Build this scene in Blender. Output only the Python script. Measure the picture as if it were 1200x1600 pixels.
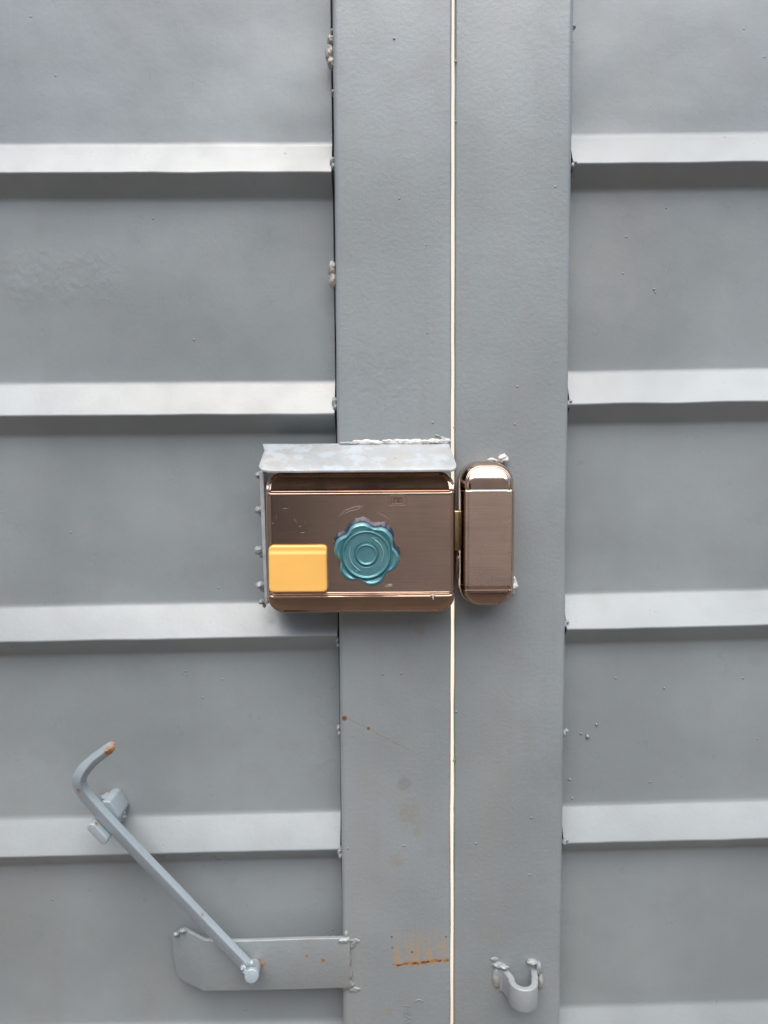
import bpy, bmesh, math, random
from mathutils import Vector, Matrix, noise

for o in list(bpy.data.objects): bpy.data.objects.remove(o, do_unlink=True)
SC = bpy.context.scene
COL = SC.collection
R = math.radians
S = 0.00045                     # metres per measured unit (the lock is about 13 cm wide)

# ------------------------------------------------------------------ camera
FPX = 1200.0
TILT = math.atan(0.0815); ROLL = R(0.34); DIST = FPX * S
cam_d = bpy.data.cameras.new('camera'); cam = bpy.data.objects.new('camera', cam_d); COL.objects.link(cam)
cam_d.sensor_fit = 'VERTICAL'; cam_d.sensor_height = 36.0; cam_d.lens = 36.0 * FPX / 1600.0
cam_d.clip_start = 0.02; cam_d.clip_end = 200
cam.location = (0, -DIST * math.cos(TILT), DIST * math.sin(TILT))
cam.rotation_euler = (Matrix.Rotation(R(90) - TILT, 3, 'X') @ Matrix.Rotation(-ROLL, 3, 'Z')).to_euler()
cam_d.dof.use_dof = True; cam_d.dof.focus_distance = DIST - 0.02; cam_d.dof.aperture_fstop = 9
SC.camera = cam
CM = cam.rotation_euler.to_matrix()

# ------------------------------------------------------------------ light: gate in soft daylight falling from high in front
EL, AZ = 63, 13                 # elevation; azimuth to the left of straight in front
w = bpy.data.worlds.new('World'); SC.world = w; w.use_nodes = True
nt = w.node_tree; nt.nodes.clear()
sky = nt.nodes.new('ShaderNodeTexSky'); sky.sky_type = 'NISHITA'; sky.sun_disc = False
sky.sun_elevation = R(EL); sky.sun_rotation = R(180 + AZ); sky.air_density = 1.0; sky.dust_density = 3.0; sky.ozone_density = 1.0
bg = nt.nodes.new('ShaderNodeBackground'); bg.inputs[1].default_value = 0.08
wo = nt.nodes.new('ShaderNodeOutputWorld')
nt.links.new(sky.outputs[0], bg.inputs[0]); nt.links.new(bg.outputs[0], wo.inputs[0])
sl = bpy.data.lights.new('sun', 'SUN'); sl.energy = 1.5; sl.angle = R(76); sl.color = (1.0, 0.955, 0.90)
sun = bpy.data.objects.new('sun', sl); COL.objects.link(sun); sun.location = (0, -2, 3)
sd = Vector((math.sin(R(AZ)) * math.cos(R(EL)), -math.cos(R(AZ)) * math.cos(R(EL)), math.sin(R(EL))))
sun.rotation_euler = sd.to_track_quat('Z', 'Y').to_euler()
vs = SC.view_settings; vs.view_transform = 'Standard'; vs.look = 'None'; vs.gamma = 1.0
vs.exposure = 1.30; vs.use_curve_mapping = False

# ------------------------------------------------------------------ helpers
def P(px, py, d=0.0):
    """world point seen at (px,py) of the 1200x1600 photo, d units behind the front face of the posts"""
    v = CM @ Vector((px - 600.0, 800.0 - py, -FPX)); o = cam.location
    return o + v * ((d * S - o.y) / v.y)
def Q(px, py, d=0.0):
    return P(px, py, d) / S      # the same in measured units

def tag(o, label, cat, group=None, kind=None):
    if label: o['label'] = label
    if cat: o['category'] = cat
    if group: o['group'] = group
    if kind: o['kind'] = kind
    return o
def empty(name, loc):
    e = bpy.data.objects.new(name, None); COL.objects.link(e); e.location = loc; e.empty_display_size = 0.02
    return e
def wloc(o):
    v = Vector((0, 0, 0))
    while o: v += o.location; o = o.parent
    return v
def put(name, verts, faces, mats, parent=None, smooth=None, bevel=0.0, seg=2, midx=None, label=None):
    """verts in measured units (world frame)"""
    base = wloc(parent) if parent else Vector((0, 0, 0))
    vw = [Vector(v) * S for v in verts]
    c = Vector((0, 0, 0))
    for v in vw: c += v
    c /= len(vw)
    me = bpy.data.meshes.new(name)
    me.from_pydata([tuple(v - c) for v in vw], [], faces)
    if not isinstance(mats, (list, tuple)): mats = [mats]
    for m in mats: me.materials.append(m)
    if midx:
        for p, i in zip(me.polygons, midx): p.material_index = i
    bm = bmesh.new(); bm.from_mesh(me)
    if smooth != 'open': bmesh.ops.remove_doubles(bm, verts=bm.verts, dist=S * 0.02)
    bmesh.ops.recalc_face_normals(bm, faces=bm.faces)
    if bevel > 0:
        es = [e for e in bm.edges if len(e.link_faces) == 2 and e.calc_face_angle(0) > R(28)]
        bmesh.ops.bevel(bm, geom=es, offset=bevel * S, segments=seg, profile=0.5, affect='EDGES', clamp_overlap=True)
    bm.to_mesh(me); bm.free()
    o = bpy.data.objects.new(name, me); COL.objects.link(o)
    o.parent = parent; o.location = c - base
    if smooth is not False:
        for p in me.polygons: p.use_smooth = True
        me.set_sharp_from_angle(angle=R(46))
    if label: o['label'] = label
    return o

def slab(pts_front, depth_vec):
    """prism from a polygon (front) swept by depth_vec"""
    n = len(pts_front); dv = Vector(depth_vec)
    v = [Vector(p) for p in pts_front] + [Vector(p) + dv for p in pts_front]
    f = [tuple(range(n)), tuple(range(2 * n - 1, n - 1, -1))]
    for i in range(n):
        j = (i + 1) % n
        f.append((i, i + n, j + n, j))
    return v, f

def box(a, b):
    x0, y0, z0 = a; x1, y1, z1 = b
    return slab([(x0, y0, z0), (x1, y0, z0), (x1, y0, z1), (x0, y0, z1)], (0, y1 - y0, 0))

def merge(parts):
    V, F = [], []
    for v, f in parts:
        n = len(V); V += [Vector(p) for p in v]; F += [tuple(i + n for i in q) for q in f]
    return V, F

def blob(c, r, seed, rough=0.35, sub=3):
    """lumpy weld or drip; c centre, r three radii"""
    bm = bmesh.new(); bmesh.ops.create_icosphere(bm, subdivisions=sub, radius=1.0)
    V = []
    for v in bm.verts:
        n = v.co.normalized()
        k = 1 + rough * noise.noise(n * 1.7 + Vector((seed * 3.1, seed, 0))) + rough * 0.5 * noise.noise(n * 4.1 + Vector((0, seed * 2.3, seed)))
        V.append(Vector((c[0] + n.x * r[0] * k, c[1] + n.y * r[1] * k, c[2] + n.z * r[2] * k)))
    F = [tuple(v.index for v in f.verts) for f in bm.faces]
    bm.free(); return V, F

def rot2(x, y, a): return (x * math.cos(a) - y * math.sin(a), x * math.sin(a) + y * math.cos(a))

def sweep(path, sect, twist=0.0, cap=True, up=Vector((0, -1, 0)), scale=None):
    """sweep closed section (u,v) along a path; u lies in the wall plane, v points out of it"""
    V, F = [], []; n = len(sect); N = len(path); path = [Vector(p) for p in path]
    for i, p in enumerate(path):
        t = (path[min(i + 1, N - 1)] - path[max(i - 1, 0)]).normalized()
        u = t.cross(up).normalized(); v = u.cross(t).normalized()
        tw = twist(i / (N - 1)) if callable(twist) else twist
        k = scale(i / (N - 1)) if scale else 1.0
        for (a, b) in sect:
            a2, b2 = rot2(a * k, b * k, tw)
            V.append(p + u * a2 + v * b2)
    for i in range(N - 1):
        for j in range(n):
            k = (j + 1) % n
            F.append((i * n + j, i * n + k, (i + 1) * n + k, (i + 1) * n + j))
    if cap:
        F.append(tuple(range(n - 1, -1, -1))); F.append(tuple((N - 1) * n + j for j in range(n)))
    return V, F

def rrect(w, h, r, k=4):
    pts = []
    for cx, cy, a0 in ((w/2-r, h/2-r, 0), (-w/2+r, h/2-r, 90), (-w/2+r, -h/2+r, 180), (w/2-r, -h/2+r, 270)):
        for i in range(k + 1):
            a = R(a0 + 90 * i / k); pts.append((cx + r * math.cos(a), cy + r * math.sin(a)))
    return pts
def circ(r, n=20): return [(r * math.cos(2*math.pi*i/n), r * math.sin(2*math.pi*i/n)) for i in range(n)]

def catmull(pts, k=8):
    pts = [Vector(p) for p in pts]; out = []
    for i in range(len(pts) - 1):
        p0 = pts[max(i-1, 0)]; p1 = pts[i]; p2 = pts[i+1]; p3 = pts[min(i+2, len(pts)-1)]
        for j in range(k):
            t = j / k
            out.append(0.5 * ((2*p1) + (p2-p0)*t + (2*p0-5*p1+4*p2-p3)*t*t + (3*p1-p0-3*p2+p3)*t**3))
    out.append(pts[-1]); return out

def cushion(cx, cz, wd, ht, r, hfn, y0, nc=90, nr=150, zs=None):
    """a pressed metal shell: rounded rectangle outline, height hfn(x,z,d) in front of y0, sides down to y0"""
    def half(z):
        a = abs(z) - (ht/2 - r)
        return wd/2 if a <= 0 else wd/2 - r + math.sqrt(max(r*r - a*a, 0))
    def sdf(x, z):
        qx = abs(x) - (wd/2 - r); qz = abs(z) - (ht/2 - r)
        return -(math.hypot(max(qx, 0), max(qz, 0)) + min(max(qx, qz), 0) - r)
    Z = set(round(-ht/2 + ht * i / nr, 3) for i in range(nr + 1))
    for i in range(1, 24):
        q = r * (1 - math.cos(i / 24 * math.pi / 2)); Z.add(round(ht/2 - q, 3)); Z.add(round(-ht/2 + q, 3))
    for z in (zs or []): Z.add(round(z, 3))
    Z = sorted(Z); V, F = [], []
    for z in Z:
        hw = half(z)
        for j in range(nc + 1):
            t = 2 * j / nc - 1
            u = math.copysign(1 - (1 - abs(t)) ** 1.9, t)
            x = u * hw; V.append((cx + x, y0 - hfn(x, z, max(sdf(x, z), 0)), cz + z))
    m = nc + 1
    for i in range(len(Z) - 1):
        for j in range(nc): F.append((i*m + j, i*m + j + 1, (i+1)*m + j + 1, (i+1)*m + j))
    loop = [j for j in range(m)] + [i*m + nc for i in range(1, len(Z))] + [(len(Z)-1)*m + j for j in range(nc-1, -1, -1)] + [i*m for i in range(len(Z)-2, 0, -1)]
    b = len(V)
    for i in loop: V.append((V[i][0], y0, V[i][2]))
    for k in range(len(loop)):
        l = (k + 1) % len(loop); F.append((loop[k], b + k, b + l, loop[l]))
    return V, F

def edge_round(H, Rr, d):
    return H if d >= Rr else H - Rr + math.sqrt(max(Rr*Rr - (Rr-d)**2, 0))

# ------------------------------------------------------------------ materials
class NB:
    def __init__(s, name):
        s.m = bpy.data.materials.new(name); s.m.use_nodes = True; s.t = s.m.node_tree; s.t.nodes.clear()
        s.out = s.t.nodes.new('ShaderNodeOutputMaterial'); s.b = s.t.nodes.new('ShaderNodeBsdfPrincipled')
        s.t.links.new(s.b.outputs[0], s.out.inputs[0])
        s.geo = s.t.nodes.new('ShaderNodeNewGeometry'); s.pos = s.geo.outputs['Position']
    def n(s, t, **k):
        x = s.t.nodes.new(t)
        for a, v in k.items(): setattr(x, a, v)
        return x
    def L(s, a, b): s.t.links.new(a, b)
    def put(s, inp, v):
        if isinstance(v, (int, float, tuple)): inp.default_value = v
        else: s.L(v, inp)
    def math(s, op, a, b=0.0, clamp=False):
        x = s.n('ShaderNodeMath', operation=op); x.use_clamp = clamp; s.put(x.inputs[0], a); s.put(x.inputs[1], b); return x.outputs[0]
    def vmap(s, scale=(1,1,1), off=(0,0,0), rot=(0,0,0)):
        x = s.n('ShaderNodeMapping'); s.L(s.pos, x.inputs[0]); x.inputs[1].default_value = off; x.inputs[2].default_value = rot; x.inputs[3].default_value = scale; return x.outputs[0]
    def noise(s, scale, detail=3, rough=0.5, vec=None, dist=0.0):
        x = s.n('ShaderNodeTexNoise'); x.inputs['Scale'].default_value = scale; x.inputs['Detail'].default_value = detail
        x.inputs['Roughness'].default_value = rough; x.inputs['Distortion'].default_value = dist
        s.L(vec if vec is not None else s.pos, x.inputs['Vector']); return x.outputs['Fac']
    def ramp(s, v, a, b, lo=0.0, hi=1.0, smooth=True):
        x = s.n('ShaderNodeMapRange'); x.interpolation_type = 'SMOOTHSTEP' if smooth else 'LINEAR'
        s.put(x.inputs[0], v)
        for i, q in enumerate((a, b, lo, hi)): s.put(x.inputs[1+i], q)
        return x.outputs[0]
    def mix(s, f, a, b):
        x = s.n('ShaderNodeMix', data_type='RGBA'); s.put(x.inputs[0], f)
        for i, q in ((6, a), (7, b)):
            if isinstance(q, tuple): x.inputs[i].default_value = (q[0], q[1], q[2], 1)
            else: s.L(q, x.inputs[i])
        return x.outputs[2]
    def bump(s, h, strength, dist, prev=None):
        x = s.n('ShaderNodeBump'); x.inputs['Strength'].default_value = strength; x.inputs['Distance'].default_value = dist
        s.L(h, x.inputs['Height'])
        if prev is not None: s.L(prev, x.inputs['Normal'])
        return x.outputs[0]
    def xyz(s):
        x = s.n('ShaderNodeSeparateXYZ'); s.L(s.pos, x.inputs[0]); return x.outputs
    def window(s, x0, x1, z0, z1, soft):
        """soft-edged box in the wall plane (metres)"""
        o = s.xyz()
        a = s.ramp(o[0], x0 - soft, x0 + soft); b = s.ramp(o[0], x1 - soft, x1 + soft, 1, 0)
        c = s.ramp(o[2], z0 - soft, z0 + soft); d = s.ramp(o[2], z1 - soft, z1 + soft, 1, 0)
        return s.math('MULTIPLY', s.math('MULTIPLY', a, b), s.math('MULTIPLY', c, d))
    def spot(s, c, r, wob=0.4):
        """irregular spot round world point c"""
        x = s.n('ShaderNodeVectorMath', operation='DISTANCE'); s.L(s.pos, x.inputs[0]); x.inputs[1].default_value = tuple(c)
        nn = s.noise(420, 3)
        d = s.math('ADD', x.outputs['Value'], s.math('MULTIPLY', s.math('SUBTRACT', nn, 0.5), r * wob * 2.5))
        return s.ramp(d, r * 0.55, r, 1, 0)

RUST = (0.27, 0.125, 0.045); RUSTD = (0.085, 0.026, 0.012)
def paint(name, base=(0.262, 0.29, 0.312), rough=0.40, peel=0.5, lump=0.35, specks=True, dirt=0.35, dirt_col=(0.235, 0.215, 0.19), extra=None, wrinkle=None, streaks=True):
    s = NB(name)
    big = s.noise(7, 3, 0.5); mid = s.noise(42, 4, 0.6)
    stv = s.vmap((60, 60, 4)); st = s.noise(1.0, 4, 0.6, stv)
    f = s.ramp(big, 0.35, 0.68)
    lighter = tuple(min(1, c * 1.10) for c in base); darker = tuple(c * 0.90 for c in base)
    col = s.mix(f, darker, lighter)
    col = s.mix(s.math('MULTIPLY', s.ramp(mid, 0.48, 0.72), dirt), col, dirt_col)
    if streaks: col = s.mix(s.math('MULTIPLY', s.ramp(st, 0.52, 0.75), dirt * 0.55), col, dirt_col)
    fine = s.noise(900, 2, 0.6)
    col = s.mix(s.math('MULTIPLY', s.ramp(fine, 0.64, 0.74), 0.22), col, tuple(c * 1.5 for c in base))
    sk = s.noise(620, 2, 0.7, s.vmap((1, 1, 1), (0.3, 0.1, 0.7)))
    col = s.mix(s.math('MULTIPLY', s.ramp(sk, 0.70, 0.76), s.math('MULTIPLY', s.ramp(s.noise(55, 2), 0.5, 0.62), 0.55)), col, (0.16, 0.12, 0.09))
    hz = s.noise(1.0, 3, 0.55, s.vmap((16, 16, 2.2), (2, 0, 1)))
    col = s.mix(s.math('MULTIPLY', s.ramp(hz, 0.50, 0.75), 0.25), col, (0.30, 0.285, 0.265))
    if extra: col = extra(s, col)
    s.L(col, s.b.inputs['Base Color'])
    rr = s.ramp(mid, 0.3, 0.7, rough - 0.07, rough + 0.1); s.L(rr, s.b.inputs['Roughness'])
    s.b.inputs['IOR'].default_value = 1.5; s.b.inputs['Coat Weight'].default_value = 0.55; s.b.inputs['Coat Roughness'].default_value = 0.22; s.b.inputs['Coat IOR'].default_value = 1.6
    nrm = s.bump(s.noise(26, 2, 0.5), lump, 0.0016)
    nrm = s.bump(s.noise(1.0, 4, 0.6, s.vmap((420, 300, 26))), 0.35, 0.00016, nrm)
    nrm = s.bump(s.noise(330, 3, 0.6), peel, 0.00034, nrm)
    if wrinkle:
        wm = None
        for (x0, x1, z0, z1, soft, k) in (wrinkle if isinstance(wrinkle, list) else [wrinkle]):
            q = s.window(x0, x1, z0, z1, soft); wm = q if wm is None else s.math('MAXIMUM', wm, q)
        wn = s.math('MULTIPLY', s.noise(150, 3, 0.5, s.vmap((1, 1, 0.8)), 0.6), wm)
        nrm = s.bump(wn, 0.9, 0.0006 * k, nrm)
    if specks:
        vo = s.n('ShaderNodeTexVoronoi', feature='F1'); vo.inputs['Scale'].default_value = 75; s.L(s.pos, vo.inputs['Vector'])
        sp = s.ramp(vo.outputs['Distance'], 0.03, 0.075, 1, 0)
        sc = s.n('ShaderNodeSeparateColor'); s.L(vo.outputs['Color'], sc.inputs[0])
        sp = s.math('MULTIPLY', sp, s.ramp(sc.outputs[0], 0.80, 0.82))
        nrm = s.bump(sp, 0.8, 0.0006, nrm)
    s.L(nrm, s.b.inputs['Normal'])
    return s.m

def rust_post(s, col):
    # rusty scratch and its streaks near the bottom of the left post
    a = P(613, 1508); b = P(700, 1500)
    o = s.xyz()
    wav = s.math('MULTIPLY', s.math('SUBTRACT', s.noise(150, 3), 0.5), 0.0055)
    slope = (b.z - a.z) / (b.x - a.x)
    ln = s.math('SUBTRACT', s.math('ADD', o[2], wav), s.math('ADD', a.z, s.math('MULTIPLY', s.math('SUBTRACT', o[0], a.x), slope)))
    inx = s.math('MULTIPLY', s.ramp(o[0], a.x - 0.001, a.x + 0.004), s.ramp(o[0], b.x - 0.001, b.x + 0.002, 1, 0))
    # halo
    hal = s.math('MULTIPLY', s.ramp(s.math('ABSOLUTE', ln), 0.0002, 0.0022, 1, 0), inx)
    core = s.math('MULTIPLY', s.ramp(s.math('ABSOLUTE', ln), 0.0002, 0.0011, 1, 0), inx)
    # streaks above
    stn = s.noise(1.0, 3, 0.6, s.vmap((260, 1, 26), (3.1, 0, 0)))
    above = s.math('MULTIPLY', s.ramp(ln, 0.0, 0.003), s.ramp(ln, 0.012, 0.031, 1, 0))
    strk = s.math('MULTIPLY', s.math('MULTIPLY', s.ramp(stn, 0.40, 0.60), above), inx)
    below = s.math('MULTIPLY', s.ramp(ln, -0.02, -0.003), s.ramp(ln, -0.001, 0.0, 1, 0))
    strk2 = s.math('MULTIPLY', s.math('MULTIPLY', s.ramp(stn, 0.55, 0.7), below), inx)
    col = s.mix(s.math('MULTIPLY', strk, 0.5), col, (0.38, 0.28, 0.18))
    wash = s.math('MULTIPLY', s.math('MULTIPLY', s.ramp(s.noise(70, 2, 0.5, s.vmap((1.5, 1, 0.45), (0.013, 0, 0.02))), 0.42, 0.66), s.math('MULTIPLY', s.ramp(ln, -0.004, 0.002), s.ramp(ln, 0.004, 0.030, 1, 0))), inx)
    col = s.mix(s.math('MULTIPLY', wash, 0.75), col, (0.40, 0.27, 0.15))
    col = s.mix(s.math('MULTIPLY', strk2, 0.35), col, (0.28, 0.22, 0.16))
    col = s.mix(s.math('MULTIPLY', hal, 0.85), col, (0.42, 0.20, 0.05))
    col = s.mix(s.math('MULTIPLY', core, s.ramp(s.noise(260, 3), 0.40, 0.58)), col, RUSTD)
    for (px, py, r) in ((612, 1464, 1.8), (613, 1481, 1.5), (644, 1488, 1.8), (697, 1464, 1.6)):
        col = s.mix(s.math('MULTIPLY', s.spot(P(px, py), r * S * 1.3), 0.8), col, (0.12, 0.05, 0.04))
    # diagonal dried drip starting at a rusty chip
    a = P(537, 1119); b = P(660, 1182); slope = (b.z - a.z) / (b.x - a.x)
    l2 = s.math('SUBTRACT', s.math('ADD', o[2], s.math('MULTIPLY', wav, 0.4)), s.math('ADD', a.z, s.math('MULTIPLY', s.math('SUBTRACT', o[0], a.x), slope)))
    m2 = s.math('MULTIPLY', s.ramp(s.math('ABSOLUTE', l2), 0.0001, 0.0007, 1, 0), s.math('MULTIPLY', s.ramp(o[0], a.x, a.x + 0.003), s.ramp(o[0], b.x - 0.02, b.x + 0.01, 1, 0)))
    col = s.mix(s.math('MULTIPLY', m2, 0.5), col, (0.25, 0.19, 0.12))
    col = s.mix(s.spot(P(538, 1122), 5.5 * S), col, (0.20, 0.07, 0.035))
    col = s.mix(s.spot(P(576, 1138), 3.2 * S), col, (0.20, 0.08, 0.04))
    # smudges
    for (px, py, r, k) in ((655, 986, 10, 0.5), (632, 1225, 13, 0.4), (640, 1270, 22, 0.3), (607, 1580, 8, 0.4), (652, 1300, 10, 0.25), (620, 1345, 14, 0.3), (672, 1330, 9, 0.2)):
        col = s.mix(s.math('MULTIPLY', s.spot(P(px, py), r * S, 1.0), k), col, (0.27, 0.22, 0.16) if py < 1000 or py > 1250 else (0.19, 0.19, 0.175))
    return col

def rusty(spots, amt=0.95):
    def f(s, col):
        for (p, r) in spots:
            col = s.mix(s.math('MULTIPLY', s.spot(p, r * S * 1.5, 0.9), 0.6), col, (0.36, 0.20, 0.09))
            col = s.mix(s.math('MULTIPLY', s.spot(p, r * S, 0.8), amt), col, RUST)
        return col
    return f

def metal(name, col, rough, brushed=None, aniso=0.0, var=0.05, smudge=0.04):
    s = NB(name); s.b.inputs['Metallic'].default_value = 1.0
    big = s.noise(30, 3); c2 = tuple(c * (1 - var) for c in col); c1 = tuple(min(1, c * (1 + var)) for c in col)
    base = s.mix(s.ramp(big, 0.35, 0.65), c2, c1)
    sm = s.noise(45, 2, 0.5)
    if brushed:
        bn = s.noise(1.0, 3, 0.6, s.vmap(brushed))
        base = s.mix(s.ramp(bn, 0.35, 0.7, 0, 0.35), base, tuple(c * 0.6 for c in col))
        s.L(s.bump(bn, 0.35, 0.00012), s.b.inputs['Normal'])
    s.L(base, s.b.inputs['Base Color'])
    s.L(s.ramp(sm, 0.35, 0.7, rough, rough + smudge), s.b.inputs['Roughness'])
    s.b.inputs['Anisotropic'].default_value = aniso
    return s.m

def plain(name, col, rough=0.5, metallic=0.0, bump=0.2, scale=400, var=0.1):
    s = NB(name)
    f = s.noise(scale * 0.15, 3)
    s.L(s.mix(f, tuple(c * (1 - var) for c in col), tuple(min(1, c * (1 + var)) for c in col)), s.b.inputs['Base Color'])
    s.b.inputs['Roughness'].default_value = rough; s.b.inputs['Metallic'].default_value = metallic
    s.L(s.bump(s.noise(scale, 3), bump, 0.0003), s.b.inputs['Normal'])
    return s.m

GREY = (0.258, 0.292, 0.300)
def g(k): return tuple(c * k for c in GREY)
wr = P(0, 470, 42); wr2 = P(190, 390, 42)
M_panelL = paint('grey_enamel_left_sheet', GREY, 0.34, 0.34, 0.32, dirt=0.18, wrinkle=[(wr.x, wr2.x, wr.z, wr2.z, 0.012, 1.1), (P(455,1,42).x, P(530,1,42).x, P(1,1230,42).z, P(1,1040,42).z, 0.012, 1.1)])
M_panelR = paint('grey_enamel_right_sheet', g(1.02), 0.34, 0.34, 0.28, dirt=0.12)
M_postL = paint('grey_enamel_left_post', g(1.04), 0.42, 0.75, 0.25, dirt=0.22, extra=rust_post, wrinkle=(P(540,900).x, P(690,900).x, P(600,655).z, P(600,520).z, 0.02, 0.7))
M_postR = paint('grey_enamel_right_post', g(1.0), 0.42, 0.75, 0.3, dirt=0.25)
M_weld = paint('painted_weld', g(1.1), 0.45, 0.8, 0.6, specks=False, dirt=0.7, dirt_col=(0.40, 0.36, 0.30))
M_welddirty = paint('dusty_weld', (0.34, 0.32, 0.29), 0.6, 0.8, 0.6, specks=False, dirt=0.8, dirt_col=(0.42, 0.37, 0.30))
M_spat = plain('white_spatter', (0.62, 0.62, 0.60), 0.7, 0, 0.8, 900, 0.25)
def hood_extra(s, col):
    # pale dust and pale blue patches worn on the roof plate
    n1 = s.noise(1.0, 5, 0.7, s.vmap((70, 60, 190)))
    n2 = s.noise(1.0, 3, 0.55, s.vmap((75, 60, 90), (5, 2, 0)))
    n3 = s.noise(1.0, 5, 0.75, s.vmap((160, 60, 520), (9, 2, 0)))
    col = s.mix(s.math('MULTIPLY', s.ramp(n1, 0.44, 0.68), 0.55), col, (0.44, 0.39, 0.34))
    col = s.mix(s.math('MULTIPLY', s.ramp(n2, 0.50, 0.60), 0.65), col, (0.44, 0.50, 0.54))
    col = s.mix(s.math('MULTIPLY', s.ramp(n3, 0.58, 0.68), 0.5), col, (0.24, 0.20, 0.17))
    return col
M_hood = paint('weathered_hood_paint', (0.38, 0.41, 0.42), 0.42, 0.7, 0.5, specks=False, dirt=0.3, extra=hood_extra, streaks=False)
M_handle = paint('handle_paint', (0.31, 0.37, 0.405), 0.33, 0.5, 0.2, specks=False, dirt=0.15,
                 extra=rusty([(P(179, 1167, -77), 13), (P(171, 1176, -74), 7), (P(147, 1290, -40), 4.5), (P(151, 1297, -40), 4), (P(214, 1353, -34), 3.5), (P(317, 1428, -34), 3.5), (P(121, 1236, -48), 4.5), (P(131,1220,-50),3.5),(P(143,1206,-54),3)]))
M_brk = paint('bracket_paint', g(1.0), 0.42, 0.8, 0.35, specks=False, dirt=0.25,
              extra=rusty([(P(403, 1507, -4), 10), (P(480, 1493, -4), 2.6), (P(505, 1500, -4), 3.2)]))
M_catch = paint('catch_paint', (0.33, 0.36, 0.375), 0.4, 0.6, 0.3, specks=False, dirt=0.25,
                extra=rusty([(P(799, 1530, -36), 5), (P(826, 1535, -42), 4.5), (P(829, 1527, -36), 3.5)]))
M_bronze = metal('brushed_bronze', (0.70, 0.525, 0.415), 0.19, (26, 26, 2600), 0.4)
M_rim = metal('polished_bronze', (0.50, 0.375, 0.30), 0.07, None, 0, 0.08, 0.08)
M_bronze2 = metal('satin_bronze_keeper', (0.90, 0.69, 0.555), 0.25, (26, 26, 2600), 0.3)
M_gapshade = plain('gap_shade_dark', (0.05, 0.05, 0.05), 0.6)  # near-black so the open joints read as shade
M_brass = metal('brass', (0.58, 0.43, 0.24), 0.25, (900, 900, 60), 0.3)
s = NB('blue_pearl_knob'); s.b.inputs['Metallic'].default_value = 0.45
s.L(s.mix(s.ramp(s.noise(60, 3), 0.3, 0.7), (0.085, 0.255, 0.295), (0.13, 0.325, 0.345)), s.b.inputs['Base Color'])
s.b.inputs['Roughness'].default_value = 0.30; s.b.inputs['Coat Weight'].default_value = 0.5; s.b.inputs['Coat Roughness'].default_value = 0.12
s.L(s.bump(s.noise(700, 2), 0.25, 0.0001), s.b.inputs['Normal']); M_knob = s.m
M_arrow = plain('teal_highlight', (0.30, 0.52, 0.55), 0.25, 0.6)  # paler teal painted in as the highlight along the embossed arrows
s = NB('navy_knob_film'); s.b.inputs['Metallic'].default_value = 0.2
s.L(s.mix(s.noise(500, 2), (0.008, 0.022, 0.05), (0.02, 0.05, 0.10)), s.b.inputs['Base Color'])
s.b.inputs['Roughness'].default_value = 0.3; s.L(s.bump(s.noise(500, 3), 0.5, 0.0003), s.b.inputs['Normal']); M_film = s.m
M_yel = plain('yellow_plastic', (0.93, 0.53, 0.135), 0.34, 0, 0.12, 300, 0.07)
M_scr = plain('bare_scratch', (0.62, 0.55, 0.47), 0.5, 0.3)
M_scr2 = plain('faint_scratch', (0.34, 0.27, 0.22), 0.4, 0.8)
M_ink = metal('engraved_mark', (0.20, 0.15, 0.10), 0.3)
M_wallm = plain('cream_render', (0.84, 0.73, 0.60), 0.8, 0, 0.5, 40, 0.06)
M_ground = plain('dusty_concrete', (0.115, 0.088, 0.066), 0.85, 0, 0.5, 30, 0.2)

M_pave = plain('cream_paving', (0.60, 0.51, 0.405), 0.85, 0, 0.4, 30, 0.08)
M_refl = plain('reflection_plaster', (0.75, 0.68, 0.61), 0.85, 0, 0.4, 30, 0.15)  # plaster of the added wall that the bronze reflects
M_refldark = plain('reflection_dark', (0.012, 0.011, 0.01), 0.6)  # near-black for the added panel that darkens the lock's reflection
# ------------------------------------------------------------------ ground and the wall seen through the slit
GZ = -1.25
def plane_obj(name, x0, x1, y0, y1, z, mat):
    me = bpy.data.meshes.new(name); me.from_pydata([(x0,y0,z),(x1,y0,z),(x1,y1,z),(x0,y1,z)], [], [(0,1,2,3)]); me.materials.append(mat)
    o = bpy.data.objects.new(name, me); COL.objects.link(o); return o
tag(plane_obj('ground', -40, 40, -40, 40, GZ, M_ground), 'dusty concrete ground below the gate', None, kind='structure')
tag(plane_obj('pavement', -3, 4, 0.35, 2.6, GZ+0.006, M_pave), 'pale cream paving behind the gate', None, kind='structure')
v, f = box((-3/S, 2.6/S, GZ/S), (4/S, 2.8/S, 2.4/S))
o = put('wall', v, f, M_wallm, None, smooth=False)
refl = empty('reflection_wall', (0, -3.6, GZ))  # out of view, added to give the lock something to reflect
put('wall_panel', *box((-5/S, -3.8/S, GZ/S), (5/S, -3.6/S, 1.7/S)), M_refl, refl, smooth=False)
put('reflection_dark_panel', *box((-1.5/S, -3.6/S, GZ/S), (-0.42/S, -3.55/S, 0.85/S)), M_refldark, refl, smooth=False)  # added dark panel, mirrored as a dark patch on the lock's left
tag(refl, 'unseen plastered wall added behind the camera, with a dark panel, for reflections in the bronze', 'wall')
tag(o, 'cream wall behind the gate, seen as a thin bright line between the two posts', 'wall')

# ------------------------------------------------------------------ the two gate leaves
TOPZ, BOTZ = 0.95 / S, (GZ + 0.05) / S
leafA = empty('gate_leaf', (-0.3, 0.02, GZ + 0.05)); tag(leafA, 'grey ribbed steel gate leaf on the left, with a small hood over the lock', 'gate leaf', 'the two leaves of the gate')
leafB = empty('gate_leaf', (0.35, 0.02, GZ + 0.05)); tag(leafB, 'grey ribbed steel gate leaf on the right, with a U shaped catch on its post', 'gate leaf', 'the two leaves of the gate')

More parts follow.
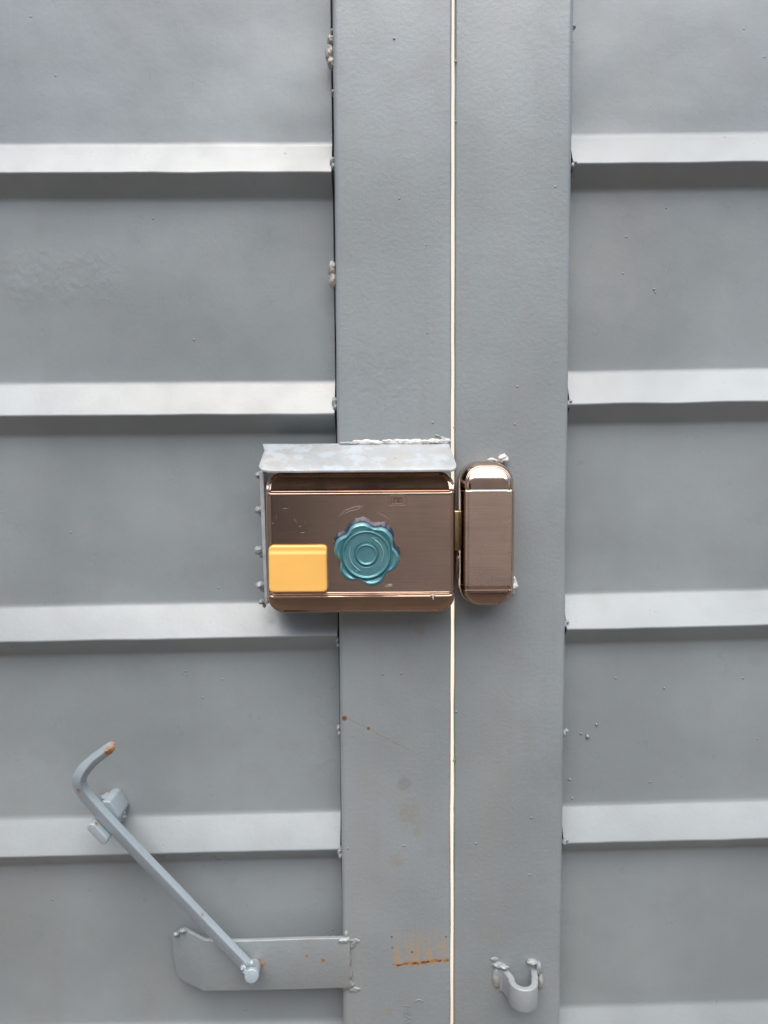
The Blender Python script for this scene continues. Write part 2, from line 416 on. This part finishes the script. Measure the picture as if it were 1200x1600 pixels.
# post edges measured at mid height
xL0 = Q(527.5, 800).x; xL1 = Q(705.0, 800).x; xR0 = Q(710.7, 800).x; xR1 = Q(886.5, 800).x
def post(parent, x0, x1, mat, rl, rr, depth=46, chamfer=False):
    """square tube, front face at depth 0, tiny waviness along its height"""
    secs = []
    for cx, cy, r, a0 in ((x1-rr, rr, rr, 270), (x1-4, depth-4, 4, 0), (x0+4, depth-4, 4, 90), (x0+rl, rl, rl, 180)):
        for i in range(7):
            a = R(a0 + 90*i/6); secs.append((cx + r*math.cos(a), cy + r*math.sin(a)))
    if chamfer:
        secs = [p for p in secs if not (p[0] < x0+8 and p[1] > depth-9)]
        secs[14:14] = [(x0+26, depth), (x0+24, depth-1), (x0+1.5, 20), (x0, 17)]
    # extra columns on the front face
    fr = [(x0+rl + (x1-rr-x0-rl)*k/12, 0.0) for k in range(1, 12)]
    secs = secs + fr
    N = 240; V, F = [], []; n = len(secs)
    for i in range(N + 1):
        z = BOTZ + (TOPZ - BOTZ) * i / N
        for (x, y) in secs:
            dy = 0.9 * noise.noise(Vector((x*0.012, 3.3, z*0.006))) if y < 1 else 0
            dx = 0.7 * noise.noise(Vector((x, 0.3, z*0.011))) + 0.25 * noise.noise(Vector((x, 0.3, z*0.06)))
            V.append((x + dx, y + dy, z))
    for i in range(N):
        for j in range(n):
            k = (j+1) % n; F.append((i*n+j, i*n+k, (i+1)*n+k, (i+1)*n+j))
    F.append(tuple(range(n))); F.append(tuple(N*n + j for j in range(n)))
    return put('post', V, F, mat, parent)
post(leafA, xL0, xL1, M_postL, 9, 4)
post(leafB, xR0, xR1, M_postR, 3, 8, chamfer=True)

RIDGE, BACK = 12.0, 44.0
def sheet(parent, xa, xb, tops, pxs, mat, cut_left=False, h1=52, h2=31):
    """one folded sheet; tops = pixel heights of each rib's upper foot at two pixel columns"""
    (pa, pb) = pxs
    za = [Q(pa, t[0], BACK).z for t in tops]; zb = [Q(pb, t[1], BACK).z for t in tops]
    qa = Q(pa, 800, BACK).x; qb = Q(pb, 800, BACK).x
    pitch = (za[0]-za[-1]) / (len(za)-1); pitchb = (zb[0]-zb[-1]) / (len(zb)-1)
    while za[0] + pitch < TOPZ - 20: za.insert(0, za[0]+pitch); zb.insert(0, zb[0]+pitchb)
    while za[-1] - pitch > BOTZ + 90: za.append(za[-1]-pitch); zb.append(zb[-1]-pitchb)
    def zt(k, x): return za[k] + (zb[k]-za[k]) * (x-qa) / (qb-qa)
    def arc(p0, p1, p2, r, n=4):
        p0, p1, p2 = Vector(p0), Vector(p1), Vector(p2)
        a = p1 + (p0-p1).normalized()*r; b = p1 + (p2-p1).normalized()*r
        return [((1-t)**2*a + 2*t*(1-t)*p1 + t*t*b) for t in [i/n for i in range(n+1)]]
    NX = 70
    cols = [xa + (xb-xa) * i/NX for i in range(NX+1)]
    if cut_left: cols = sorted(set(cols + [xa+2, xa+5, xa+9]))
    V, F = [], []; rows = None
    for ci, x in enumerate(cols):
        prof = []   # (z, y)
        prof.append((TOPZ, BACK)); prevz = TOPZ
        for k in range(len(za)):
            t = zt(k, x); r = t-h1; bt = r-h2
            for m in range(1, 14): prof.append((prevz + (t+10-prevz)*m/14, BACK))
            prof += [(q.x, q.y) for q in arc((t+30, BACK), (t, BACK), (r, RIDGE), 5)]
            prof += [(q.x, q.y) for q in arc((t, BACK), (r, RIDGE), (bt, BACK), 2.8)]
            prof += [(q.x, q.y) for q in arc((r, RIDGE), (bt, BACK), (bt-30, BACK), 5)]
            prevz = bt - 6
        for m in range(1, 15): prof.append((prevz + (BOTZ-prevz)*m/14, BACK))
        rows = len(prof)
        for (z, y) in prof:
            dep = (BACK-y)/(BACK-RIDGE)
            wy = 1.7*noise.noise(Vector((x*0.006, z*0.009, 1.5))) * (1-0.6*dep) + 0.5*noise.noise(Vector((x*0.03, z*0.03, 7)))
            wz = 1.1*noise.noise(Vector((x*0.012, 5.0, round(z/150))))*dep + 0.35*noise.noise(Vector((x*0.07, 9.0, 0)))*dep
            xx = x
            if cut_left and ci == 0: xx = x + 6*dep
            if not cut_left and ci == len(cols)-1: xx = x + 1.2 - 1.6*z/800.0
            V.append((xx, y + wy, z + wz))
    for i in range(len(cols)-1):
        for j in range(rows-1): F.append((i*rows+j, i*rows+j+1, (i+1)*rows+j+1, (i+1)*rows+j))
    # thickness: back layer
    n = len(V); V2 = [(a, b+3.5, c) for a, b, c in V]
    F2 = [tuple(n+q for q in reversed(ff)) for ff in F]
    edge = []
    for i in (0, len(cols)-1):
        for j in range(rows-1):
            a, b = i*rows+j, i*rows+j+1; edge.append((a, b, n+b, n+a))
    return put('ribbed_sheet', V + V2, F + F2 + edge, mat, parent, smooth='open'), zt
_, ztL = sheet(leafA, Q(-620, 800, BACK).x, xL0-5, [(227,226),(600,597),(947,938),(1277,1266),(1602,1592)], (20, 500), M_panelL)
_, ztR = sheet(leafB, xR1+3, Q(1820, 800, BACK).x, [(213,209.5),(582,577),(928,921),(1256,1249),(1572,1564)], (900, 1190), M_panelR, True)
# flat bars added behind the joints of post and sheet, blackened for shade
put('gap_shade_bar', *box((xL0-40, BACK+9, BOTZ), (xL0+14, BACK+15, TOPZ)), M_gapshade, leafA, bevel=0.6)
put('gap_shade_bar', *box((xR1-14, BACK+9, BOTZ), (xR1+36, BACK+15, TOPZ)), M_gapshade, leafB, bevel=0.6)

def fuse(o, vox=0.7, it=5):
    m = o.modifiers.new('remesh', 'REMESH'); m.mode = 'VOXEL'; m.voxel_size = vox*S; m.use_smooth_shade = True
    m = o.modifiers.new('smooth', 'SMOOTH'); m.iterations = it; m.factor = 0.5
    return o
# welds between sheet and post
def weld(parent, pts, mat, name='weld', rough=0.25, label=None):
    v, f = merge([blob(Q(px, py, d), r, 1.3*i + px*0.01, rough) for i, (px, py, d, r) in enumerate(pts)])
    return fuse(put(name, v, f, mat, parent, smooth='open', label=label))
weld(leafA, [(517, 66, 14, (6, 12, 9)), (516, 84, 16, (8, 12, 14)), (518, 100, 14, (6, 10, 9))], M_welddirty)
weld(leafA, [(520, 51, 14, (4, 9, 3.5))], M_welddirty)
weld(leafA, [(521, 146, 14, (4, 9, 4))], M_welddirty)
weld(leafA, [(519, 421, 13, (6.5, 11, 12)), (520, 438, 13, (6.5, 10, 13))], M_welddirty)
for (x, y, r) in ((519, 256, 7), (522, 631, 7), (526, 1003, 5), (530, 1331, 7), (528, 1140, 5)):
    weld(leafA, [(x+1, y-3, 20, (r*0.7, 8, r)), (x+2, y+5, 18, (r*0.55, 7, r*0.8))], M_weld)
for (x, y) in ((899, 256), (892, 628), (887, 972), (886, 1312), (897, 44), (886, 1142)):
    weld(leafB, [(x-2, y-1, 17, (4.5, 6, 3.2)), (x-5, y+4, 14, (3.5, 6, 5))], M_panelR)
# drops of dried paint on the right sheet
for (x, y, r) in ((918, 1151, 3.8), (908, 1146, 1.8), (932, 1132, 2.4), (890, 1218, 2.6), (894, 1247, 2.2), (909, 1278, 1.2), (1022, 452, 2.0), (1024, 457, 1.6), (1041, 325, 1.5), (1038, 1075, 1.6)):
    put('paint_drop', *blob(Q(x, y, BACK-0.5), (r*0.9, r*0.8, r), x, 0.15, 2), M_panelR, leafB)
for (x, y, r) in ((713, 1112, 1.8), (711.5, 96, 2.2), (711.6, 190, 1.6), (709.6, 668, 1.5), (709.2, 1188, 2.3), (709, 1262, 1.2)): put('paint_drop', *blob(Q(x, y, -0.3), (r, r*0.8, r), x, 0.15, 2), M_postR, leafB)
for (x, y, r) in ((616, 60, 2.0), (666, 383, 1.7), (676, 660, 1.6), (668, 520, 1.3)): put('paint_drop', *blob(Q(x, y, -0.2), (r, r*0.7, r), x, 0.2, 2), M_postL, leafA)

# embossed lettering and part of a round mark at the foot of the left post
def text_mesh(body, size, ext):
    cu = bpy.data.curves.new('t', 'FONT'); cu.body = body; cu.size = size; cu.extrude = ext; cu.offset = 0.0
    o = bpy.data.objects.new('t', cu); COL.objects.link(o)
    dg = bpy.context.evaluated_depsgraph_get(); me = bpy.data.meshes.new_from_object(o.evaluated_get(dg))
    V = [v.co.copy() for v in me.vertices]; F = [tuple(p.vertices) for p in me.polygons]
    bpy.data.objects.remove(o, do_unlink=True); return V, F
tv, tf = text_mesh('HEAVY', 15, 0.35)
c = Q(632, 1569, 0)
tv = [Vector((c.x + v.y, c.y - 1.2 - v.z, c.z - v.x)) for v in tv]
put('embossed_lettering', tv, tf, M_postL, leafA, smooth=False)
arcp = [Q(655 + 7*math.cos(a), 1566 - 6*math.sin(a) + 2, -0.8) for a in [R(20 + 140*i/14) for i in range(15)]]
put('embossed_arc', *sweep(arcp, circ(0.7, 8)), M_postL, leafA)

# ------------------------------------------------------------------ hood welded round the lock (part of the left leaf)
hood = empty('lock_hood', (0, 0, 0)); hood.parent = leafA
hc = P(560, 715, -40); hood.location = hc - wloc(leafA)
hood['label'] = 'small sloping steel rain hood with worn pale paint'
FR = -88
pl = Q(402, 733, FR); pr = Q(714.5, 731, FR); zf = (pl.z + pr.z)/2
pbl = Q(410, 694, 4); pbr = Q(701, 691, 4); zb_ = (pbl.z+pbr.z)/2
def hoodpt(x, t):    # t 0 back .. 1 front
    z = zb_ + (zf - zb_) * t; 
    return Vector((x, 4 + (FR-4)*t, z - 2.0*max(0, t-0.93)/0.07 + 0.6*noise.noise(Vector((x*0.02, t*2, 0)))))
NT, NXh = 26, 60; V, F = [], []
for i in range(NT+1):
    t = i/NT
    # left and right outlines with rounded front corners
    a0 = pbl.x + (pl.x-pbl.x)*min(1, t/0.25) if t < 0.25 else pl.x
    a1 = pbr.x + (pr.x-pbr.x)*min(1, t/0.8)
    if t > 0.86:
        q = (t-0.86)/0.14; e = 1-math.sqrt(max(0, 1-q*q)); a0 += 16*e; a1 -= 7*e
    for j in range(NXh+1): V.append(hoodpt(a0 + (a1-a0)*j/NXh, t))
n = len(V); V += [v + Vector((0, 0.5, -4.0)) for v in V]
m = NXh+1
for i in range(NT):
    for j in range(NXh): F.append((i*m+j, i*m+j+1, (i+1)*m+j+1, (i+1)*m+j)); F.append((n+i*m+j, n+(i+1)*m+j, n+(i+1)*m+j+1, n+i*m+j+1))
lp = [j for j in range(m)] + [i*m+NXh for i in range(1, NT+1)] + [NT*m+j for j in range(NXh-1, -1, -1)] + [i*m for i in range(NT-1, 0, -1)]
for k in range(len(lp)): l = (k+1) % len(lp); F.append((lp[k], lp[l], n+lp[l], n+lp[k]))
put('roof_plate', V, F, M_hood, hood, bevel=1.0)
# side plate left of the lock
a = Q(405, 738, -52); b = Q(412, 944, -52)
v, f = slab([(a.x, -52, a.z+2), (a.x+7, -52, a.z+2), (a.x+9, -52, b.z+12), (a.x+10, -50, b.z), (a.x+4, -50, b.z-1)], (0, 92, 0))
put('side_plate', v, f, M_hood, hood, bevel=1.3)
for i, (x, y, r) in enumerate(((404, 742, 6), (405, 797, 7), (405, 860, 7.5), (407, 914, 7.5), (409, 940, 5))):
    fuse(put('weld', *merge([blob(Q(x, y, -12), (r, 9, r*0.85), i*2.2+1, 0.25), blob(Q(x+4, y+6, -8), (r*0.6, 7, r*0.7), i+7, 0.25)]), M_weld, hood))
# broken white bead along the back of the roof
random.seed(4); pts = []
for x0, x1 in ((556, 592), (606, 664), (671, 699)):
    x = x0
    while x < x1:
        r = random.uniform(2.2, 4.6); pts.append((x, 691.5 + random.uniform(-1.3, 1.3) - (x-556)*0.012, 0, (r*2.0, 2.6, r*0.95))); x += r*1.3
for (x, y, r) in ((697, 688, 3.2), (694, 685, 1.5), (690, 683, 1.3), (685, 681, 1.1), (681, 680, 0.9)): pts.append((x, y, -1, (r*1.5, 2, r)))
wb = weld(hood, pts, M_spat, 'white_bead', 0.6, label='broken line of white spatter along the back edge of the hood')
weld(hood, [(535+i*5, 693 - 0.3*math.sin(i), 0, (5, 4, 2.6)) for i in range(5)], M_weld, 'weld_bead', 0.4)

# ------------------------------------------------------------------ the rim lock
lock = empty('rim_lock', P(562, 846, 0)); tag(lock, 'brushed bronze rim lock body with a blue scalloped knob and a yellow plastic block', 'lock')
H = 70; RR = 10
c0 = Q(414.5, 738, -(H-RR)); c1 = Q(710.5, 955.5, -(H-RR))
bw = c1.x - c0.x; bh = c0.z - c1.z; bcx = (c0.x+c1.x)/2; bcz = (c0.z+c1.z)/2
gt = Q(560, 768.5, -H).z - bcz; gb = Q(560, 929.5, -H).z - bcz
def body_h(x, z, d):
    h = edge_round(H, RR, d)
    for gz, s_ in ((gt, 1), (gb, -1)):
        u = (z - gz) * s_          # >0 towards the outer band
        if u > 0:
            k = min(1.0, d/4.0)
            h -= (0.5 + (18*(u/30)**1.05 if s_ > 0 else 6*min(1, (u/30))**1.4)) * k if u > 3 else (0.5)*k
        if abs(u) < 6:
            h += 0.7*math.exp(-((u+2.6)/1.5)**2) * min(1, d/10) - 1.8*math.exp(-(u/1.3)**2) * min(1, d/10) + 0.6*math.exp(-((u-2.8)/1.4)**2)*min(1, d/10)
    return h
zs = [gz + q*0.45 for gz in (gt, gb) for q in range(-14, 15)]
V, F = cushion(bcx, bcz, bw, bh, 26, body_h, 0, 110, 110, zs)
def rimidx(V, F, cx, cz, wd, ht, r, wide):
    out = []
    for q in F:
        x = sum(V[i][0] for i in q)/len(q)-cx; z = sum(V[i][2] for i in q)/len(q)-cz
        qx = abs(x)-(wd/2-r); qz = abs(z)-(ht/2-r)
        d = -(math.hypot(max(qx,0),max(qz,0)) + min(max(qx,qz),0) - r)
        out.append(1 if d < wide or z > gt+1 or z < gb-1 else 0)
    return out
mi = rimidx(V, F, bcx, bcz, bw, bh, 26, 7.5)
body = put('lock_case', V, F, [M_bronze, M_rim], lock, smooth='open', midx=mi)
body.data.set_sharp_from_angle(angle=R(70))
# knob
kc = Q(572.5, 867, -H-26)
PH = R(45)
def knobR(th, k=1.0): return (46.8 + 3.7*math.cos(6*(th-PH)) - 0.9*math.cos(12*(th-PH)) + 0.9*math.cos(2*th+1.0) + 0.5*math.cos(5*th)) * k * 0.955
def knob_mesh():
    V, F = [], []; NA = 180
    rs = [i/110 for i in range(111)]
    for t in rs:
        for a in range(NA):
            th = 2*math.pi*a/NA; Rm = knobR(th)
            # inner circles stay round, the rim takes the scalloped outline
            rc = t*47; blend = max(0, min(1, (t-0.74)/0.2)); r = rc*(1-blend) + Rm*t*blend
            h = 24.0
            h += 2.2*math.exp(-((r-14.2)/1.2)**2) - 2.2*math.exp(-((r-16.8)/1.1)**2)
            h += 2.7*math.exp(-((r-33.6)/1.3)**2) - 2.5*math.exp(-((r-36.6)/1.4)**2)
            e = (1-t)*Rm
            h += 1.4*math.exp(-((e-4.5)/2.0)**2)
            if e < 4.0: h -= 4.0 - math.sqrt(max(0, 16-(4-e)**2))
            V.append((kc.x + r*math.cos(th), -H - h, kc.z + r*math.sin(th)))
    for i in range(len(rs)-1):
        for a in range(NA):
            b = (a+1) % NA; F.append((i*NA+a, i*NA+b, (i+1)*NA+b, (i+1)*NA+a))
    top = (len(rs)-1)*NA; b0 = len(V)
    for a in range(NA):
        th = 2*math.pi*a/NA; r = knobR(th)*0.985; V.append((kc.x+r*math.cos(th), -H-11, kc.z+r*math.sin(th)))
    for a in range(NA): b = (a+1) % NA; F.append((top+a, top+b, b0+b, b0+a))
    return V, F
knob = put('knob', *knob_mesh(), M_knob, lock, smooth='open'); knob['label'] = 'pearly blue knob with six lobes and two curved arrows'
knob.data.set_sharp_from_angle(angle=R(80))
# ragged navy film on the side of the knob
V, F = [], []; NA = 150
for lv, (kk, y) in enumerate(((0.985, -H-16), (1.0, -H-15), (1.015, -H-8), (1.03, -H-1.0))):
    for a in range(NA):
        th = 2*math.pi*a/NA; rg = (1 + (0.022 if lv else 0.012)*noise.noise(Vector((math.cos(th)*14, math.sin(th)*14, lv*2.0)))*2)
        r = knobR(th, kk)*rg + (1.4*noise.noise(Vector((math.cos(th)*6, math.sin(th)*6, 4))) if lv else 0)
        V.append((kc.x + r*math.cos(th), y, kc.z + (0, 2.5, 4.0, 5.5)[lv] + r*math.sin(th)))
for i in range(3):
    for a in range(NA): b = (a+1) % NA; F.append((i*NA+a, i*NA+b, (i+1)*NA+b, (i+1)*NA+a))
put('film_skirt', V, F, M_film, knob, smooth='open')
# two curved arrows embossed round the centre
for a0, a1 in ((62, -28), (242, 152)):
    rad = 24.5
    pth = [Vector((kc.x + rad*math.cos(R(a0+(a1-a0)*i/24)), -H-24.2, kc.z + rad*math.sin(R(a0+(a1-a0)*i/24)))) for i in range(25)]
    v1 = sweep(pth, circ(1.0, 8), scale=lambda t: 0.7 + 0.6*math.sin(math.pi*t))
    e = R(a0); hp = Vector((kc.x + rad*math.cos(e), -H-24.2, kc.z + rad*math.sin(e)))
    tang = Vector((math.cos(e+R(90)), 0, math.sin(e+R(90)))); nor = Vector((math.cos(e), 0, math.sin(e)))
    v2 = sweep([hp + tang*4, hp - tang*3 + nor*4.2], circ(0.6, 6)); v3 = sweep([hp + tang*4, hp - tang*1.0 + nor*0.3], circ(0.6, 6))
    ar = put('embossed_arrow', *merge([v1, v2, v3]), M_arrow, knob)
# yellow block
y0 = Q(419, 853, -H-9); y1 = Q(511.5, 925.5, -H-9)
V, F = cushion((y0.x+y1.x)/2, (y0.z+y1.z)/2, y1.x-y0.x, y0.z-y1.z, 6.5, lambda x, z, d: edge_round(10, 3.0, d) - 1.1*math.exp(-((z-27.5)/1.2)**2)*min(1, d/3)*0 - (1.8 if z > 27 else 1.8*max(0, (z-22)/5))*1.0, -H, 40, 60)
yb = put('yellow_block', V, F, M_yel, lock, smooth='open')
# engraved reader mark
ic = Q(621, 782, -H-0.5)
def ring(w_, h_, r_, th, dy=0): 
    ps = rrect(w_, h_, r_, 4); path = [Vector((ic.x+a, ic.y+dy, ic.z+b)) for a, b in ps] + [Vector((ic.x+ps[0][0], ic.y+dy, ic.z+ps[0][1]))]
    return sweep(path, circ(th, 6))
mk = empty('reader_mark', (0,0,0)); mk.parent = lock; mk.location = ic*S - wloc(lock)
put('mark_outline', *merge([ring(26, 15.5, 3.5, 0.6), ring(18, 10.5, 2, 0.45)]), M_scr2, mk)
sp = [(-5, -4), (-5, 3.2), (6, 3.2), (6, -1.4), (-1, -1.4), (-1, 0.9), (3, 0.9)]
put('mark_spiral', *sweep([Vector((ic.x+a, ic.y, ic.z+b)) for a, b in sp], circ(0.65, 6)), M_ink, mk)
pv, pf = slab([(ic.x+a, ic.y+0.75, ic.z+b) for a, b in rrect(25, 14.5, 3.5, 4)], (0, 1, 0))
put('mark_plate', pv, pf, M_ink, mk)
# scratches (bare metal lines)
def scratch(pts, th, mat, d=-H-0.15):
    path = catmull([Q(x, y, d) for x, y in pts], 6); N = len(path)
    put('scratch', *sweep(path, [(a*1.0, b*0.35) for a, b in circ(th, 6)], scale=lambda t: 0.35 + 0.65*math.sin(math.pi*t)), mat, lock)
scratch([(528, 808), (538, 799), (552, 793), (565, 790)], 0.55, M_scr2)
scratch([(533, 805), (546, 799), (559, 796), (568, 789)], 0.4, M_scr2)
scratch([(556, 791), (563, 794), (568, 789)], 0.4, M_scr2)
scratch([(588, 800), (598, 805), (610, 813)], 0.35, M_scr2)
scratch([(601, 917.5), (606, 914), (613, 913)], 1.1, M_scr)
scratch([(604, 918), (609, 915.5), (613, 916)], 0.8, M_scr)
scratch([(673, 928), (676, 931), (677, 937)], 1.3, M_scr)
scratch([(672, 930), (677, 931), (681, 929)], 0.9, M_scr)
random.seed(9)
for i in range(7):
    x = random.uniform(424, 500); y = random.uniform(788, 846); a = random.uniform(-0.5, 0.5) + (1.4 if i % 3 == 0 else 0)
    l = random.uniform(3, 9); scratch([(x, y), (x+l*0.5*math.cos(a), y+l*0.5*math.sin(a)), (x+l*math.cos(a), y+l*math.sin(a))], 0.32, M_scr2)
# brass bolt shooting into the keeper
b0 = Q(706, 798, -38); b1 = Q(724, 860, -38)
put('bolt', *box((b0.x, -40, b1.z), (b1.x, -14, b0.z)), M_brass, lock, bevel=1.5)

# ------------------------------------------------------------------ keeper box on the right leaf
keep = empty('keeper_box', P(760, 834, 0)); tag(keep, 'narrow rounded bronze keeper box on the right gate post beside the lock', 'lock keeper')
HK = 66
k0 = Q(718.5, 721.5, -40); k1 = Q(800.5, 946.5, -40)
kw = k1.x-k0.x; kh = k0.z-k1.z; kcx = (k0.x+k1.x)/2; kcz = (k0.z+k1.z)/2
tg = Q(760, 767, -HK).z-kcz; tb = Q(760, 915, -HK).z-kcz
def keep_h(x, z, d):
    # soft outer shoulder, then a flat field with bevelled lens shaped ends
    h = HK - 19 + 19*min(1, max(0, 1-(1-min(1, d/6.5))**2))**0.5 if True else HK
    if z > tg: 
        u = z-tg; h -= 0.004*u*u*1.6 + (1.2 if u > 1 else 1.2*u)
        if d < 16: h -= 7*((16-d)/16)**2
    if z < tb:
        u = tb-z; h -= (1.6 if u > 1 else 1.6*u) + max(0, u-8)**2*0.012
        if 7 < u < 9: h += 0.8
        if d < 9: h -= 3*((9-d)/9)**2
    h += 0.9*math.exp(-((d-6.2)/1.0)**2) - 0.9*math.exp(-((d-8.6)/1.0)**2)
    return max(h, 6)
zs = [gz + q*0.6 for gz in (tg, tb, tb-8) for q in range(-6, 7)]
V, F = cushion(kcx, kcz, kw, kh, 31, keep_h, 0, 90, 150, zs)
mi = []
for q in F:
    x = sum(V[i][0] for i in q)/len(q)-kcx; z = sum(V[i][2] for i in q)/len(q)-kcz
    qx = abs(x)-(kw/2-31); qz = abs(z)-(kh/2-31); d = -(math.hypot(max(qx,0),max(qz,0)) + min(max(qx,qz),0) - 31)
    mi.append(0 if d > 6.5 and tb < z < tg else 1)
kb = put('keeper_case', V, F, [M_bronze2, M_rim], keep, smooth='open', midx=mi); kb.data.set_sharp_from_angle(angle=R(70))
rr_ = Q(717.5, 884, -20)
put('screw_cap', *sweep([Vector((rr_.x+2, -18, rr_.z)), Vector((rr_.x-3, -18, rr_.z))], [(a*0.9, b*2.6) for a, b in circ(8, 24)], up=Vector((0,0,1))), M_brass, keep, bevel=0.8)
# white spatter welds beside the keeper: they hold the keeper's foot to the right post
weld(leafB, [(785, 716, -8, (7.5, 7, 6)), (791, 718, -8, (4, 5, 5)), (779, 720, -6, (4, 4, 3)), (768, 718, -3, (6, 3, 2.4))], M_spat, 'white_bead', 0.6, label='white lump of spatter at the top of the keeper')
weld(leafB, [(801, 906, -10, (6, 7, 5.5)), (802, 915, -10, (7, 8, 8)), (800, 924, -6, (5, 6, 5))], M_spat, 'white_bead', 0.5, label='white lump of spatter at the right of the keeper')

# ------------------------------------------------------------------ bracket plate and rest for the swing handle (left leaf)
def brk_pt(px, py): 
    d = -5 if px >= 318 else -5 + (318-px)*0.75
    return Q(px, py, d)
top = [(547, 1466), (480, 1467), (400, 1470), (345, 1471), (319, 1469), (287, 1452), (268, 1462)]
bot = [(271, 1500), (277, 1526), (287, 1534), (319, 1549), (400, 1548), (480, 1546), (547, 1544)]
outl = top + bot
V = []; F = []
fl = [brk_pt(*p) for p in outl]
n = len(fl); V = fl + [p + Vector((0.0, 8, 0)) for p in fl]
# front: split at the fold (319)
iT, iB = 4, 10
fa = [i for i in range(0, iT+1)] + [i for i in range(iB, n)]; fb = [i for i in range(iT, iB+1)]
F = [tuple(fa), tuple(fb), tuple(n+i for i in reversed(fa)), tuple(n+i for i in reversed(fb))]
for i in range(n): j = (i+1) % n; F.append((i, j, n+j, n+i))
br = put('bracket_plate', V, F, M_brk, leafA, bevel=1.6, seg=3, label='flat plate with a folded end, rusty round the pivot pin')
weld(leafA, [(538, 1469, -2, (13, 5, 5)), (547, 1475, 0, (9, 3, 8)), (556, 1470, 0.5, (8, 2, 4)), (541, 1459, 1, (3.5, 4, 6))], M_postL, 'weld', 0.3)
weld(leafA, [(541, 1538, -1, (12, 4, 8)), (553, 1546, 0.3, (11, 2.4, 5)), (546, 1520, -1, (5, 3.6, 11)), (545, 1500, -1, (4, 3.6, 12))], M_postL, 'weld', 0.3)
weld(leafA, [(286, 1454, 16, (7, 5, 3.4)), (275, 1459, 22, (6, 5, 3.4))], M_brk, 'weld', 0.3)

# rest: a short tab welded to the rib and a lip in front of the handle
ad = (Q(300, 1415, -25) - Q(160, 1272, -25)).normalized(); pn = Vector((-ad.z, 0, ad.x)); pn = pn if pn.z > 0 else -pn
rest = empty('handle_rest', (0,0,0)); rest.parent = leafA; rest.location = P(160, 1285, 0) - wloc(leafA)
tc = Q(172, 1268, -4)
qs = [Q(152, 1266, -6), Q(159, 1252, -6), Q(172, 1252, -6), Q(187, 1276, -6), Q(180, 1298, -6), Q(160, 1290, -6)]
put('rear_tab', *slab(qs, (0, 50, 0)), M_handle, rest, bevel=3.5, seg=3)
lc = Q(152, 1303.5, -46)
sec = rrect(40, 14, 6.5, 5)
lip = [lc + ad*a + pn*b for a, b in sec]
put('front_lip', *slab(lip, (0, 74, 0)), M_handle, rest, bevel=2.2, seg=3)
weld(leafA, [(186, 1272, 22, (8, 12, 7)), (192, 1277, 26, (5, 8, 8)), (168, 1244, 26, (9, 10, 4)), (182, 1252, 28, (8, 9, 4))], M_weld, 'weld', 0.6)

# ------------------------------------------------------------------ swing handle
hd = empty('swing_handle', P(392, 1515, 0)); tag(hd, 'bent pale grey steel handle lying slantwise, rusty at its hooked tip', 'gate handle')
ctrl = [(394, 1517, -25), (340, 1461, -26), (280, 1398, -28), (220, 1336, -31), (172, 1285, -34), (146, 1256, -36), (130, 1236, -40), (124, 1220, -46), (130, 1205, -52), (146, 1188, -58), (164, 1174, -64), (178, 1165, -69)]
path = catmull([Q(*p) for p in ctrl], 7)
def tw(t):
    k = max(0, min(1, (t-0.62)/0.25)); return R(24 + 40*k*k*(3-2*k))
V, F = sweep(path, rrect(21, 12.5, 2.2, 3), tw, scale=lambda t: 1.0 - 0.2*max(0, (t-0.62)/0.38) - (0.28*((t-0.96)/0.04) if t > 0.96 else 0))
arm = put('arm', V, F, M_handle, hd, bevel=0); arm.data.set_sharp_from_angle(angle=R(60))
p0 = Q(399, 1502, 12); p1 = Q(393, 1526, -48)
mid = (p0 + p1)/2
put('pivot_pin', *sweep([p0, mid, p1], circ(11.5, 24), up=Vector((1, 0, 0))), M_handle, hd, bevel=2.5)
fuse(put('weld', *merge([blob(Q(385, 1518, -34), (6, 6, 5), 3, 0.5), blob(Q(380, 1512, -34), (5, 5, 4), 5, 0.5), blob(Q(393, 1505, -34), (6, 6, 5), 8, 0.4)]), M_handle, hd))

# ------------------------------------------------------------------ U catch on the right post
cat = empty('catch_loop', (0,0,0)); cat.parent = leafB; cat.location = P(812, 1530, -15) - wloc(leafB)
cat['label'] = 'short U shaped steel loop open to the top, chipped and rusty on its upper edge'
a = Q(786, 1513, 0); b = Q(838, 1511, 0)
xm = (a.x+b.x)/2; hw = (b.x-a.x)/2 - 5
pts = [(xm-hw-9, 3), (xm-hw-3, 0), (xm-hw+1, -8), (xm-hw+5, -20)]
for i in range(9):
    t = math.pi*(1 + i/8); pts.append((xm + 1 + (hw-4)*math.cos(t), -26 + 20*math.sin(t)*1.0))
pts += [(xm+hw-1, -18), (xm+hw, -8), (xm+hw+1, 3)]
path = catmull([Vector((x, y, a.z-20)) for x, y in pts], 4)
V, F = sweep(path, rrect(38, 8.5, 2.2, 3), R(0), up=Vector((0,0,1)))
# orient the section: long side vertical
V, F = sweep(path, rrect(10.5, 38, 2.2, 3), R(0), up=Vector((0, 0, 1)))
put('loop', V, F, M_catch, cat).data.set_sharp_from_angle(angle=R(50))
fuse(put('weld', *merge([blob(Q(779, 1508, -1), (10, 5, 6), 2, 0.35), blob(Q(772, 1499, 0), (6, 2.4, 4), 3, 0.4), blob(Q(776, 1527, -1), (7, 4, 18), 5, 0.25), blob(Q(787, 1511, -4), (9, 5, 3.2), 6, 0.3)]), M_weld, cat))
fuse(put('weld', *merge([blob(Q(831, 1503, -3), (9, 6, 4.4), 12, 0.25), blob(Q(842, 1512, -2), (5, 5, 12), 13, 0.25), blob(Q(844, 1533, -1), (5, 5, 13), 15, 0.25)]), M_weld, cat))

SC.render.resolution_x = 768; SC.render.resolution_y = 1024
